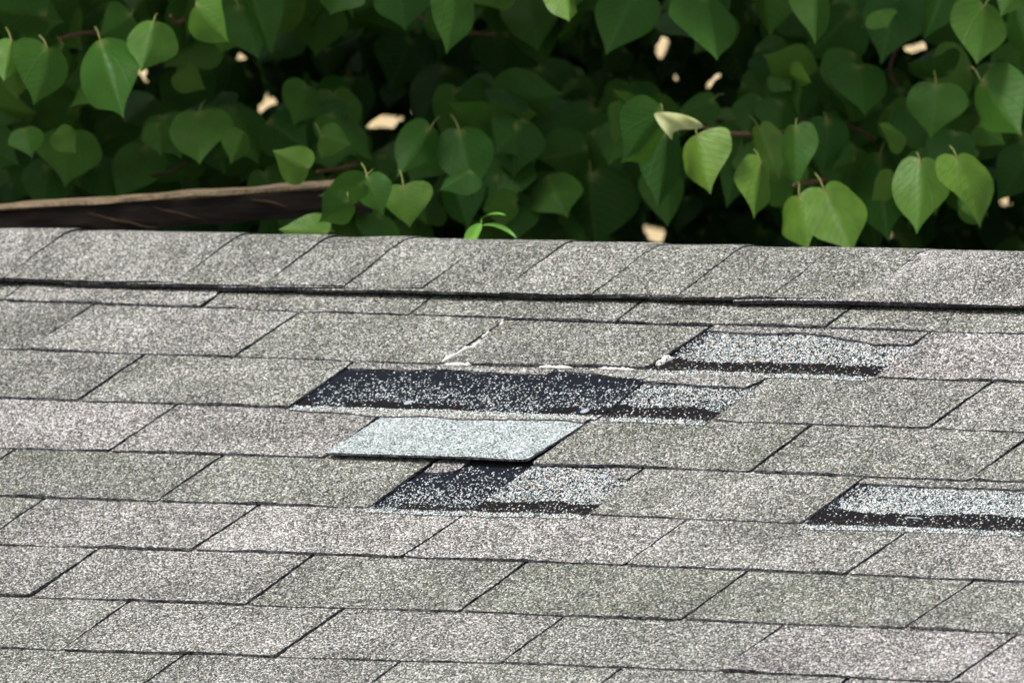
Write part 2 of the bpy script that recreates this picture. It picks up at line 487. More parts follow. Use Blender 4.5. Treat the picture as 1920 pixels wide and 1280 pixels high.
def slab(name, U, V, H, mats, tone, tint, thick=.0025, parent=house, uv_off=(0, 0), local=True, P=None, idx=0, Nrm=None):
    """grid sheet with real thickness. U,V,H (nv,nu): rows go down the slope."""
    nv, nu = U.shape
    top = rp(U, V, H) if P is None else P
    Nn = SN if Nrm is None else Nrm
    bot_off = np.broadcast_to(-thick * Nn, top.shape)
    ids = np.arange(nv * nu).reshape(nv, nu)
    q = np.stack([ids[:-1, :-1], ids[1:, :-1], ids[1:, 1:], ids[:-1, 1:]], -1).reshape(-1, 4)
    uv = np.stack([U + uv_off[0], V + uv_off[1]], -1).reshape(-1, 2)
    s, w_ = np.meshgrid(np.linspace(0, 1, nu), np.linspace(0, 1, nv))
    uv2 = np.stack([s, w_], -1).reshape(-1, 2)
    Vs = [top.reshape(-1, 3)]; Fs = [q]; mi = [np.zeros(len(q), int)]; UVs = [uv]; UV2 = [uv2]
    o = nv * nu
    # rim: left, bottom, right, top edges of the sheet
    ring = np.concatenate([ids[:, 0], ids[-1, 1:], ids[-2::-1, -1], ids[0, -2:0:-1]])
    rt = top.reshape(-1, 3)[ring]; rb = rt + bot_off.reshape(-1, 3)[ring]
    rt = rt + .0003 * (Nn if np.ndim(Nn) == 1 else Nn.reshape(-1, 3)[ring])
    m_ = len(ring); k = np.arange(m_); k2 = (k + 1) % m_
    Vs += [rt, rb]; UVs += [uv[ring]] * 2; UV2 += [uv2[ring]] * 2
    fr = np.stack([o + k, o + m_ + k, o + m_ + k2, o + k2], -1)
    Fs.append(fr); mi.append(np.ones(m_, int))
    o += 2 * m_
    # underside (coarse)
    ci = np.unique(np.linspace(0, nv - 1, 6).astype(int)); cj = np.unique(np.linspace(0, nu - 1, 10).astype(int))
    ub = (top + bot_off)[np.ix_(ci, cj)]
    idb = o + np.arange(ub.shape[0] * ub.shape[1]).reshape(ub.shape[:2])
    qb = np.stack([idb[:-1, :-1], idb[:-1, 1:], idb[1:, 1:], idb[1:, :-1]], -1).reshape(-1, 4)
    Vs.append(ub.reshape(-1, 3)); Fs.append(qb); mi.append(np.ones(len(qb), int))
    UVs.append(uv.reshape(nv, nu, 2)[np.ix_(ci, cj)].reshape(-1, 2)); UV2.append(uv2.reshape(nv, nu, 2)[np.ix_(ci, cj)].reshape(-1, 2))
    ob = build(name, np.vstack(Vs), Fs, mats, parent, np.concatenate(mi), np.vstack(UVs), np.vstack(UV2), smooth=True)
    ob["tone"] = float(tone); ob["tint"] = float(tint)
    return ob


STEP = .00105


def tab_grid(c, L, R, v_lo, v_hi, seed, step=STEP, gap=None, rag=.0010):
    """L,R = (u top, u bottom); v_lo(u), v_hi(u) functions -> U,V grids"""
    if gap is None: gap = .0016 + .0017 * random.Random(seed + 3).random()
    wid = max(L[1], L[0]) - min(R[1], R[0])
    nu = max(4, int(abs(wid) / step)); s = np.linspace(0, 1, nu)
    hgt = float(np.mean(v_hi(np.linspace(L[1], R[1], 9)) - v_lo(np.linspace(L[0], R[0], 9))))
    nv = max(3, int(hgt / step)); w_ = np.linspace(0, 1, nv)
    ul = L[0] + (L[1] - L[0]) * w_ + gap; ur = R[0] + (R[1] - R[0]) * w_ - gap
    vv = w_ * hgt
    ul = ul + rag * noise1(vv, seed, .012) + .0004 * noise1(vv, seed + 1, .0022)
    ur = ur + rag * noise1(vv, seed + 2, .012) + .0004 * noise1(vv, seed + 3, .0022)
    U = ul[:, None] + (ur - ul)[:, None] * s[None]
    lo = v_lo(U[0]); hi = v_hi(U[-1])
    hi = hi + rag * noise1(U[-1], seed + 4, .02) + .0004 * noise1(U[-1], seed + 5, .0025) + .0017 * noise1(U[-1], seed + 6, .12)
    # slightly rounded corners
    cr = .0035
    dl = np.clip(1 - (U[-1] - U[-1][0]) / cr, 0, 1); dr = np.clip(1 - (U[-1][-1] - U[-1]) / cr, 0, 1)
    hi = hi - .0025 * (dl ** 2 + dr ** 2)
    V = lo[None] + (hi - lo)[None] * w_[:, None]
    return U, V


def curl(U, V, c, seed, amp=.0016):
    w_ = np.clip((V - edge_v(c - 1, U)) / EXPO, 0, 1)
    return amp * w_ ** 2 * (noise1(U, seed + 9, .11) + .6 * noise1(U, seed + 10, .04))


MISSING = {(1, 3), (2, 1), (2, 2), (4, 1), (4, 3)}
TONES = {(3, -1): (.12, .8), (3, 0): (0.02, .55), (5, -1): (.05, .5), (5, 0): (.16, .5), (5, 1): (.14, .6), (5, 2): (.05, .1), (5, 3): (.0, .3),
         (1, 4): (.14, .85), (1, 0): (.06, .2), (1, -1): (-.16, .0), (1, 1): (.02, -.3), (1, 2): (-.10, -.15), (7, 1): (.0, -.1), (7, 2): (.06, .75), (7, 3): (.10, .9),
         (6, -1): (.02, .4), (6, 0): (-.04, -.25), (6, 1): (-.10, -.5), (6, 2): (-.06, -.45), (6, 3): (-.08, -.2), (4, 0): (-.02, -.35), (4, -1): (-.10, -.3), (4, 2): (.02, -.05),
         (2, -1): (-.06, .1), (2, 0): (-.02, -.2), (2, 3): (-.02, .0), (2, 4): (.0, .2), (3, 2): (-.06, -.2), (3, 3): (-.04, -.1), (8, 2): (.02, .6), (8, 1): (-.02, .0)}
PLABEL = {(1, 4): "paler pinkish grey shingle tab at the right end of the first full row",
          (1, 2): "shingle tab with white sealant along its left slot and lower edge",
          (3, -1): "paler pinkish grey tab at the left end of its row",
          (5, 1): "light pinkish shingle tab just below the dark bare patch"}
COURSES = range(0, 9)


def visible_range(c):
    vt = edge_v(c - 1, 0); vb = edge_v(c, 0)
    return -1.47 + .69 * vt, .10 + .60 * vb


field = []
for c in COURSES:
    u_min, u_max = visible_range(c)
    k = -4
    while True:
        L = cut(c, k); R = cut(c, k + 1)
        if L[0] > u_max: break
        if R[0] > u_min and (c, k) not in MISSING:
            seed = (c * 40 + k + 10) * 17 % 9973
            ov = .012
            hi_f = lambda u, c=c: edge_v(c, u)
            lo_f = lambda u, c=c: edge_v(c - 1, u) - ov
            if c == 0: lo_f = lambda u: np.full(np.shape(u), .135)
            if (c, k) == (1, 2): lo_f = lambda u: edge_v(0, u) + .0045 + .0012 * noise1(u, 5, .05)
            r = random.Random(seed)
            tone, tint = TONES.get((c, k), (r.uniform(-.07, .05), r.uniform(-.3, .3)))
            if (c, k) == (3, 1):
                # pale tab, lifted at its lower edge and slid a little downhill
                L2 = (L[0] + .004, L[1] - .0005); R2 = (R[0] - .001, R[1] + .0015)
                U, V = tab_grid(c, L2, R2, lambda u: edge_v(2, u) + .006, lambda u: edge_v(3, u) + .0035 + .002 * np.sin((u + .55) / .3 * math.pi), seed, rag=.0005)
                H = plane_h(c, U, V); w_ = np.clip((V - edge_v(2, U)) / EXPO, 0, 1.1)
                H = H + .0054 * w_ ** 1.6 + .0012 * np.sin((U + .55) / .3 * math.pi) * w_
                o = slab("shingle_tab", U, V, H, [PALE, EDGE], 0, 0, .0022)
                o["label"] = "pale bluish white shingle tab with a lifted lower edge"
            else:
                U, V = tab_grid(c, L, R, lo_f, hi_f, seed)
                H = plane_h(c, U, V) + curl(U, V, c, seed)
                o = slab("shingle_tab", U, V, H, [GR, EDGE], tone, tint)
                if (c, k) in PLABEL: o["label"] = PLABEL[(c, k)]
        k += 1

# bare patches where a tab is gone: the covered upper part of the shingle below
JT = (-.2440, -.2400); JD = (-.2553, -.258)


def patch(name, c, L, R, label, gap=.0005, up=.0007, thick=.0012, tail=.0115, **kw):
    U, V = tab_grid(c, L, R, lambda u: edge_v(c - 1, u) - .004, lambda u: edge_v(c, u) + tail + .002 * noise1(u, 61, .02), c * 31 + int(L[0] * 1000) % 50, gap=gap, rag=.0004)
    v1 = edge_v(c, U)
    H = -T + T * (V - v1) / EXPO + up
    o = slab(name, U, V, H, [EXP, EDGE], 0, 0, thick)
    for k_, val in dict(dens_top=.2, dens_bottom=.5, band=.78, dash=0.0, orange=.02, left_bare=.2, wobble=.06).items(): o[k_] = float(val)
    for k_, val in kw.items(): o[k_] = float(val)
    o["label"] = label
    return o


patch("bare_underlayer", 2, cut(2, 1), JT, "long dark bare strip with sparse white granules and a dashed tar line", up=.0019, thick=.0022, tail=.007, dens_top=.07, dens_bottom=.26, band=.79, dash=.50, orange=.006, left_bare=.15, wobble=.05)
patch("bare_underlayer", 2, JT, cut(2, 3), "speckled bare patch right of the long dark strip", gap=.0022, dens_top=.70, dens_bottom=.58, band=.70, orange=.05, left_bare=.15, wobble=.12)
patch("bare_underlayer", 1, cut(1, 3), cut(1, 4), "speckled bare patch high up beside the white sealant blob", dens_top=.80, dens_bottom=.76, band=.71, orange=.07, left_bare=.5, wobble=.10)
patch("bare_underlayer", 4, cut(4, 1), JD, "dark bare patch under the lifted pale tab", dens_top=.07, dens_bottom=.38, band=.82, dash=.42, orange=.004, left_bare=.15, wobble=.07)
patch("bare_underlayer", 4, JD, cut(4, 2), "speckled bare patch right of the dark one under the pale tab", gap=.0004, dens_top=.74, dens_bottom=.76, band=.70, orange=.07, left_bare=.0, wobble=.09)
patch("bare_underlayer", 4, cut(4, 3), cut(4, 4), "long speckled bare patch cut off by the right edge of the photo", dens_top=.82, dens_bottom=.82, band=.64, orange=.03, left_bare=.5, wobble=.10)


# ragged remains of torn tabs under the edge above
def stub(c, pts, seed, tone, tint, label=None, lo_extra=.010, lift=0.0):
    us = [p[0] for p in pts]; vs = [p[1] for p in pts]
    f = lambda u: np.interp(u, us, vs) + .0010 * noise1(u, seed + 21, .016) + .0007 * noise1(u, seed + 22, .005)
    U, V = tab_grid(c, (us[0], us[0]), (us[-1], us[-1]), lambda u: edge_v(c - 1, u) - lo_extra, f, seed, gap=0, rag=.0006)
    H = plane_h(c, U, V) + lift * np.clip((V - edge_v(c - 1, U)) / .02, 0, 1)
    o = slab("torn_strip", U, V, H, [GR, EDGE], tone, tint, .0026)
    if label: o["label"] = label
    return o


stub(2, [(-.679, .352), (-.6725, .3542), (-.5917, .3526), (-.5338, .3463), (-.4927, .3499), (-.4212, .3542), (-.3860, .3535)], 301, .02, .3, "ragged strip left of a torn tab over the dark bare strip", lift=.0012)
stub(2, [(-.3809, .3431), (-.3334, .3477), (-.2442, .3607)], 302, .05, .1, lift=.0012)
stub(2, [(-.2432, .3625), (-.1356, .3715), (-.0911, .3704), (-.0822, .3536)], 303, .02, .35, lift=.0012)
stub(1, [(-.2415, .2225), (-.2377, .2243), (-.166, .2293), (-.1093, .2233), (-.0592, .231), (.0124, .2491), (.0567, .2491), (.0635, .246)], 304, .0, .6, "ragged strip left of a torn tab above the highest bare patch", lift=.0012)
stub(4, [(-.3890, .6188), (-.349, .6137), (-.3460, .6021)], 305, .0, .9)
stub(4, [(-.150, .6030), (-.130, .6080), (-.1150, .6180), (-.0985, .6170)], 306, -.06, .9)
stub(4, [(.2165, .6115), (.2852, .6125), (.4291, .612), (.5165, .612)], 307, .02, .25, "ragged strip left of a torn tab above the rightmost bare patch", lift=.0012)
# worn strip lying over the top of the pale tab
U, V = tab_grid(3, (-.675, -.675), (-.2505, -.2505), lambda u: edge_v(2, u) + .0015, lambda u: edge_v(2, u) + .0150 + .004 * noise1(u, 77, .06) - .010 * np.clip((-.56 - u) / .11, 0, 1), 308, gap=0, rag=.0012)
ost = slab("torn_strip", U, V, plane_h(3, U, V) + .0022, [GR, EDGE], .32, -.15, .0016)
ost["label"] = "light granular strip between the dark bare strip and the pale tab"

# base under everything, and the shingles outside the photograph
nu = 30
bu = np.linspace(-4.2, 4.4, nu)
NC = 26
rows = []
for c in range(-1, NC):
    v0 = edge_v(c - 1, bu) if c >= 0 else np.full(nu, .02); v1 = edge_v(c, bu)
    rows += [rp(bu, v0 + .0003, -2 * T - .0016), rp(bu, v1, -T - .0016)]
Vb = np.vstack(rows); idb = np.arange(len(Vb)).reshape(-1, nu)
tag(build("roof_deck", Vb, np.stack([idb[:-1, :-1], idb[1:, :-1], idb[1:, 1:], idb[:-1, 1:]], -1).reshape(-1, 4), BASE, house))
fv, ff_, fuv, fo = [], [], [], 0
for c in range(0, NC):
    u_min, u_max = visible_range(c)
    for k in range(-14, 16):
        L = cut(c, k); R = cut(c, k + 1)
        if R[0] < -4.1 or L[0] > 4.3: continue
        if c in COURSES and not (L[0] > u_max or R[0] <= u_min): continue
        g = .0025
        U = np.array([[L[0] + g, R[0] - g], [L[1] + g, R[1] - g]])
        V = np.stack([edge_v(c - 1, U[0]) - .01, edge_v(c, U[1])])
        if c == 0: V[0] = .12
        H = plane_h(c, U, V)
        P = np.vstack([rp(U, V, H).reshape(4, 3), rp(U, V, H - .0028).reshape(4, 3)])
        ff_.append(np.array([(0, 2, 3, 1), (2, 6, 7, 3), (0, 4, 6, 2), (1, 3, 7, 5)]) + fo); fv.append(P)
        fuv.append(np.vstack([np.stack([U, V], -1).reshape(4, 2)] * 2)); fo += 8
# back slope, one sheet of courses
bs = np.array([0, math.cos(A), -math.sin(A)]); bn = np.array([0, math.sin(A), math.cos(A)])
for c in range(0, NC):
    v0, v1 = .205 + EXPO * (c - 1), .205 + EXPO * c
    for k in range(-14, 15):
        u0 = k * .3048 + (.152 if c % 2 else 0) + .0025; u1 = u0 + .2998
        f4 = lambda dh: np.array([u * np.array([1., 0, 0]) + v * bs + (h + dh) * bn for v, h in ((v0 - .01, -T), (v1, 0)) for u in (u0, u1)])
        fv.append(np.vstack([f4(0), f4(-.0028)])); fuv.append(np.array([(u, v) for _ in (0, 1) for v in (v0, v1) for u in (u0, u1)]))
        ff_.append(np.array([(0, 1, 3, 2), (2, 3, 7, 6), (0, 2, 6, 4), (1, 5, 7, 3)]) + fo); fo += 8
of = build("shingle_field", np.vstack(fv), np.vstack(ff_), [GRF], house, uv=np.vstack(fuv)); of["tone"] = 0.0; of["tint"] = 0.0
tag(of, kind="stuff")
VE = .205 + EXPO * (NC - 1)
Vd = np.array([[-4.2, 0, 0], [4.4, 0, 0]], float)
back = np.array([Vd[0] - .004 * np.array([0, 0, 1]), Vd[1] - .004 * np.array([0, 0, 1]), Vd[1] + VE * bs - .006 * bn, Vd[0] + VE * bs - .006 * bn])
build("roof_deck", back, np.array([(0, 1, 2, 3)]), BASE, house)
yw = VE * math.cos(A) - .35; zw = -VE * math.sin(A)
WALL = simple("grey_wall_boards", [(.3, (.30, .30, .28)), (.7, (.38, .38, .36))], 4, .8, .2)
zt = -yw * math.tan(A) - .02
Vh = np.array([(-3.9, -yw, G_Z), (4.1, -yw, G_Z), (4.1, yw, G_Z), (-3.9, yw, G_Z), (-3.9, -yw, zt), (4.1, -yw, zt), (4.1, yw, zt), (-3.9, yw, zt), (-3.9, 0, -.03), (4.1, 0, -.03)])
for nm_, f_ in (("wall", (0, 1, 5, 4)), ("wall", (2, 3, 7, 6)), ("gable_wall", (1, 2, 6, 9, 5)), ("gable_wall", (3, 0, 4, 8, 7))):
    build(nm_, Vh[list(f_)], [np.arange(len(f_))[None]], WALL, house)

# ------------------------------------------------------------------ ridge caps
SEAMS = [-1.4455, -1.3224, -1.1993, -1.0624, -.9316, -.8125, -.6952, -.577, -.4464, -.3234, -.1903, -.0629, .058, .1744, .298]
CAPTONE = {0: (-.02, .5), 1: (0, .2), 2: (.04, .1), 3: (.06, .1), 4: (.0, -.1), 5: (-.04, -.2), 6: (.03, -.1), 7: (-.03, -.15), 8: (.08, -.1),
           9: (-.02, -.25), 10: (-.04, -.2), 11: (-.05, -.3), 12: (.17, .95), 13: (-.02, .2), 14: (.05, .4)}
CT = .0016


def cap(ur, kk, expo, step=STEP, parent=house, mats=None):
    seed = 500 + kk * 7
    ln = .30
    ul = ur - ln
    R_, HC = .095, .0098
    tl = R_ * math.tan(A)                         # where the bend starts
    nuu = int(ln / (step if step < .002 else ln / 3)); u = np.linspace(ul, ur, nuu)
    # arc-length coordinate a: >0 down the front slope, <0 down the back
    arc = R_ * A
    f_end = .163 + .0028 * noise1(u, seed, .09) + .0042 * noise1([kk * 1.7], 91, 1.0)[0] + .0005 * noise1(u, seed + 3, .004)
    na = int((.165 + .05) / step) if step < .002 else 14
    t = np.linspace(0, 1, na)
    a0 = -(arc + .018)                            # stops a little way down the back
    fin = (f_end - tl) + arc
    Aa = a0 + (fin[None] - a0) * t[:, None]
    Uu = np.broadcast_to(u[None], Aa.shape).copy()
    # slightly skewed, ragged ends
    e = np.clip((Uu - ul) / ln, 0, 1)
    wob = .0020 * noise1(Aa[:, -1], seed + 1, .03) + .0005 * noise1(Aa[:, -1], seed + 2, .004)
    Uu = Uu + e * wob[:, None] - (.006 * (1 - np.clip(Aa / .16, 0, 1))) * e * 0
    th = np.clip(Aa / R_, -A, A)                  # bend angle
    ext = Aa - th * R_
    cen = np.array([0, 0, HC / math.cos(A) - R_ / math.cos(A)])
    y = -np.sin(th) * R_ - np.sign(ext) * np.abs(ext) * math.cos(A)
    z = cen[2] + np.cos(th) * R_ - np.abs(ext) * math.sin(A)
    nrm = np.stack([0 * th, -np.sin(th), np.cos(th)], -1)
    ct = CT * (.25 + .85 * abs(math.sin(kk * 1.9 + .4)))
    lift = ct * (Uu - (ur - expo)) / expo - ct * .5 + .0012 * noise1(Uu + .4 * Aa, seed + 5, .07)
    lift = lift + .0015 * np.clip(Aa / .16, 0, 1) * (.5 + .5 * noise1(Uu + kk, 92, .2))
    P = np.stack([Uu, y, z], -1) + lift[..., None] * nrm
    tn, ti = CAPTONE.get(kk, (0, 0))
    return slab("ridge_cap", Uu, Aa, None, mats or [GR, CAPEDGE], tn, ti, .0034 + .0010 * math.sin(kk * 2.3), parent, (0.37 * kk, 0.11 * kk), P=P, Nrm=nrm)


for kk, ur in enumerate(SEAMS):
    o = cap(ur, kk, ur - (SEAMS[kk - 1] if kk else ur - .123))
    if kk == 12: o["label"] = "paler pinkish ridge cap near the right end"
# caps outside the photograph, plain
fv, ff_, fuv, fo = [], [], [], 0
for u0 in list(np.arange(-4.2, -1.58, .123)) + list(np.arange(.30, 4.4, .123)):
    prof = [(-.17, -.0725 * 1.0, 0)]
    pts = []
    for s_ in (-.163, -.045, 0, .045, .163):
        pts.append((s_, -abs(s_) * math.sin(A) + (.0135 if s_ else .006), -s_ * math.cos(A)))
    P = [(uu, p[2], p[1] + hh) for uu, hh in ((u0, -.004), (u0 + .14, 0)) for p in pts]
    P += [(p_[0], p_[1], p_[2] - .004) for p_ in P[5:]]
    q = [(i_, i_ + 5, i_ + 6, i_ + 1) for i_ in range(4)] + [(i_ + 5, i_ + 10, i_ + 11, i_ + 6) for i_ in range(4)]
    fv.append(np.array(P)); ff_.append(np.array(q)[:, ::-1] + fo); fo += 15
    fuv.append(np.array([(p_[0], p_[1]) for p_ in P]))
oc = build("ridge_cap_run", np.vstack(fv), np.vstack(ff_), [GRF], house, uv=np.vstack(fuv)); oc["tone"] = 0.0; oc["tint"] = 0.0
tag(oc, kind="stuff")


# ------------------------------------------------------------------ sealant, nails, staples
def bead(name, pts, rad, c, mat, seed, hoff=.0012, flat=.7):
    pts = np.array(pts); t = np.linspace(0, 1, max(24, len(pts) * 12)); tt = np.linspace(0, 1, len(pts))
    u = np.interp(t, tt, pts[:, 0]) + .0006 * noise1(t, seed, .07); v = np.interp(t, tt, pts[:, 1]) + .0006 * noise1(t, seed + 1, .07)
    r = rad * (1 + .45 * noise1(t, seed + 2, .06) + .25 * noise1(t, seed + 3, .03)) * np.minimum(1, 6 * np.minimum(t, 1 - t) + .25)
    Vt, Q, Tr = tube(rp(u, v, plane_h(c, u, v) + hoff), r, 9)
    return build(name, Vt, [Q, Tr], mat, house, smooth=True)


bead("sealant_bead", [(-.5365, .2672), (-.5363, .2851), (-.5446, .2959), (-.5472, .3154), (-.5523, .3335)], .0026, 1, CAULK, 11, .0006)
bead("sealant_bead", [(-.5403, .2181), (-.5395, .2240)], .0022, 1, CAULK, 12, .0008)
bead("sealant_bead", [(-.5425, .2440), (-.5415, .2600)], .0016, 1, CAULK, 17, .0008)
bead("sealant_bead", [(-.5464, .3366), (-.5251, .3358), (-.5091, .3355)], .0024, 1, CAULK, 13, -.0008)
bead("sealant_bead", [(-.4101, .3359), (-.3879, .3349), (-.3602, .336)], .0019, 1, CAULK, 14, -.0008)
bead("sealant_bead", [(-.3255, .334), (-.2956, .3350), (-.2726, .3354)], .0019, 1, CAULK, 15, -.0008)
bead("sealant_blob", [(-.2505, .3194), (-.2497, .3062), (-.2455, .2943)], .0050, 1, CAULK, 16, -.0030)
for u, v, c in ((-.5309, .4386, 2), (-.2719, .4466, 2), (-.139, .6085, 4)):
    an = np.linspace(0, 2 * np.pi, 20, endpoint=False); h0 = -T + T * (v - edge_v(c, u)) / EXPO + .0018
    rr_ = .0058
    Vn = np.vstack([rp(u + rr_ * np.cos(an), v + rr_ * np.sin(an) * 1.1, h0), rp(u + .8 * rr_ * np.cos(an), v + .88 * rr_ * np.sin(an), h0 + .0008), rp(np.array([u]), np.array([v]), h0 + .0010)])
    k = np.arange(20); k2 = (k + 1) % 20
    build("roofing_nail", Vn, [np.stack([k, k2, 20 + k2, 20 + k], -1)[:, ::-1], np.stack([20 + k, 20 + k2, np.full(20, 40)], -1)[:, ::-1]], METAL, house, smooth=True)
for pts, c in (([(-.0806, .3030), (-.0583, .3013)], 1), ([(.334, .6916), (.3534, .6932), (.3574, .6962)], 4)):
    pts = np.array(pts); h0 = -T + T * (pts[:, 1] - edge_v(c, pts[:, 0])) / EXPO + .0020
    Vt, Q, Tr = tube(rp(pts[:, 0], pts[:, 1], h0), .0009, 6)
    build("staple", Vt, [Q, Tr], METAL, house)

# dry bits of leaf lying on the roof
LITTER = simple("dry_leaf", [(.3, (.22, .11, .03)), (.7, (.42, .24, .07))], 90, .8, .2)
for (x, y, sz, h_, lb) in ((955, 613, .0052, .0022, "tiny orange brown leaf bit on the shingle tab beside the white sealant"),
                           (702, 562, .0060, .0030, "tiny yellowish leaf bit caught under the dark edge of the ridge caps")):
    d_ = FW + RT * (x - 960) / FPX - UP * (y - 640) / FPX
    c0 = CAM + d_ * ((h_ - T * .5 - CAM @ SN) / (d_ @ SN))
    Pl = []
    for a_i in range(9):
        for b_i in range(5):
            tt_ = a_i / 8; wv = sz * .42 * math.sin(math.pi * (tt_ * .92 + .04)); q_ = (b_i - 2) / 2
            Pl.append((tt_ - .5) * sz * 2 * (np.array([.6, 0, 0]) + .8 * SV) + wv * q_ * (np.array([.8, 0, 0]) - .6 * SV) + SN * (abs(q_) * wv * .8 + .0015 * (tt_ - .3) ** 2 * 4))
    ids = np.arange(45).reshape(9, 5)
    o = build("leaf_fragment", np.array(Pl), np.stack([ids[:-1, :-1], ids[1:, :-1], ids[1:, 1:], ids[:-1, 1:]], -1).reshape(-1, 4), LITTER, smooth=True)
    o.location = c0
    tag(o, lb, "leaf", "dry leaf bits on the roof")

# ------------------------------------------------------------------ tree
OUT = np.array([(0, 0), (.05, -.075), (.14, -.125), (.25, -.13), (.36, -.085), (.445, 0.01), (.49, .13), (.485, .26), (.44, .40), (.365, .53),
                (.275, .655), (.18, .77), (.10, .865), (.042, .945), (.012, .99), (0, 1.02)])
# arc-length smooth resample
_d = np.r_[0, np.cumsum(np.linalg.norm(np.diff(OUT, axis=0), axis=1))]


def leaf_verts(nj, nq):
    """local x,y of one leaf as a loft midrib -> outline, both halves; shared midrib"""
    q = np.linspace(0, _d[-1], nj)
    ox = np.interp(q, _d, OUT[:, 0]); oy = np.interp(q, _d, OUT[:, 1])
    my = np.linspace(0, 1, nj) ** 1.15 * 1.02
    V = [np.stack([0 * my, my], -1)]
    for sgn in (1, -1):
        for k in range(1, nq + 1):
            f = k / nq
            V.append(np.stack([sgn * ox * f, my + (oy - my) * f], -1))
    V = np.vstack(V)
    F = []
    for h in (0, 1):
        for k in range(nq):
            a = 0 if k == 0 else (1 + h * nq + k - 1) * nj
            b = (1 + h * nq + k) * nj
            for j in range(nj - 1):
                f = (a + j, b + j, b + j + 1, a + j + 1)
                F.append(f if h == 0 else f[::-1])
    return V, np.array(F)


LV_HI, LF_HI = leaf_verts(22, 6)
LV_LO, LF_LO = leaf_verts(11, 2)


def leaf_shape(lv, L, W, fold, bend, twist, wave, r):
    rq = random.Random(int(r * 1e6))
    x, y = lv[:, 0].copy(), lv[:, 1].copy()
    rd = rq.uniform(0, .42); nk = rq.uniform(.45, 1.1)
    x = x * (1 + rd * np.sin(np.pi * np.clip(y, 0, 1)) ** 1.5 * (y > 0)) / (1 + .35 * rd)
    y = np.where(y < 0, y * nk, y)
    ax = np.abs(x)
    z = -fold * ax * (1 - .25 * ax) - bend * (y - .1) ** 2 * np.sign(y - .1 + 1e-9) + twist * x * y
    z = z + wave * np.sin(y * 9 + r * 6 + np.sign(x) * 1.3) * ax ** 1.5 - .25 * abs(fold) * ax ** 2 + .018 * np.sin(x * 23 + r * 9) * np.sin(y * 17 + r * 5) * ax
    asym = 1 + .08 * np.sin(r * 40) * np.sign(x)
    return np.stack([x * W / .98 * asym + .05 * np.sin(r * 77) * L * (y - .2) ** 2, y * L, z * L], -1)


def leaf_frame(e, tilt, roll):
    """e: image-plane direction (world) base->tip; tip leans toward the camera by tilt; rolled about its own axis"""
    tow = -FW
    Y = e * math.cos(tilt) + tow * math.sin(tilt)
    Z = tow * math.cos(tilt) - e * math.sin(tilt)
    X = np.cross(Y, Z)
    c, s = math.cos(roll), math.sin(roll)
    return np.stack([X * c + Z * s, Y, -X * s + Z * c], 0)


def project(P):
    d = P - CAM; z = d @ FW
    return np.stack([960 + FPX * (d @ RT) / z, 640 - FPX * (d @ UP) / z], -1)


TREE_BASE = at(1010, 640, 21.2); TREE_BASE[2] = G_Z
tree = empty("heart_leaved_tree", TREE_BASE)
tag(tree, "dense green tree with heart shaped leaves filling the background behind the ridge", "tree")

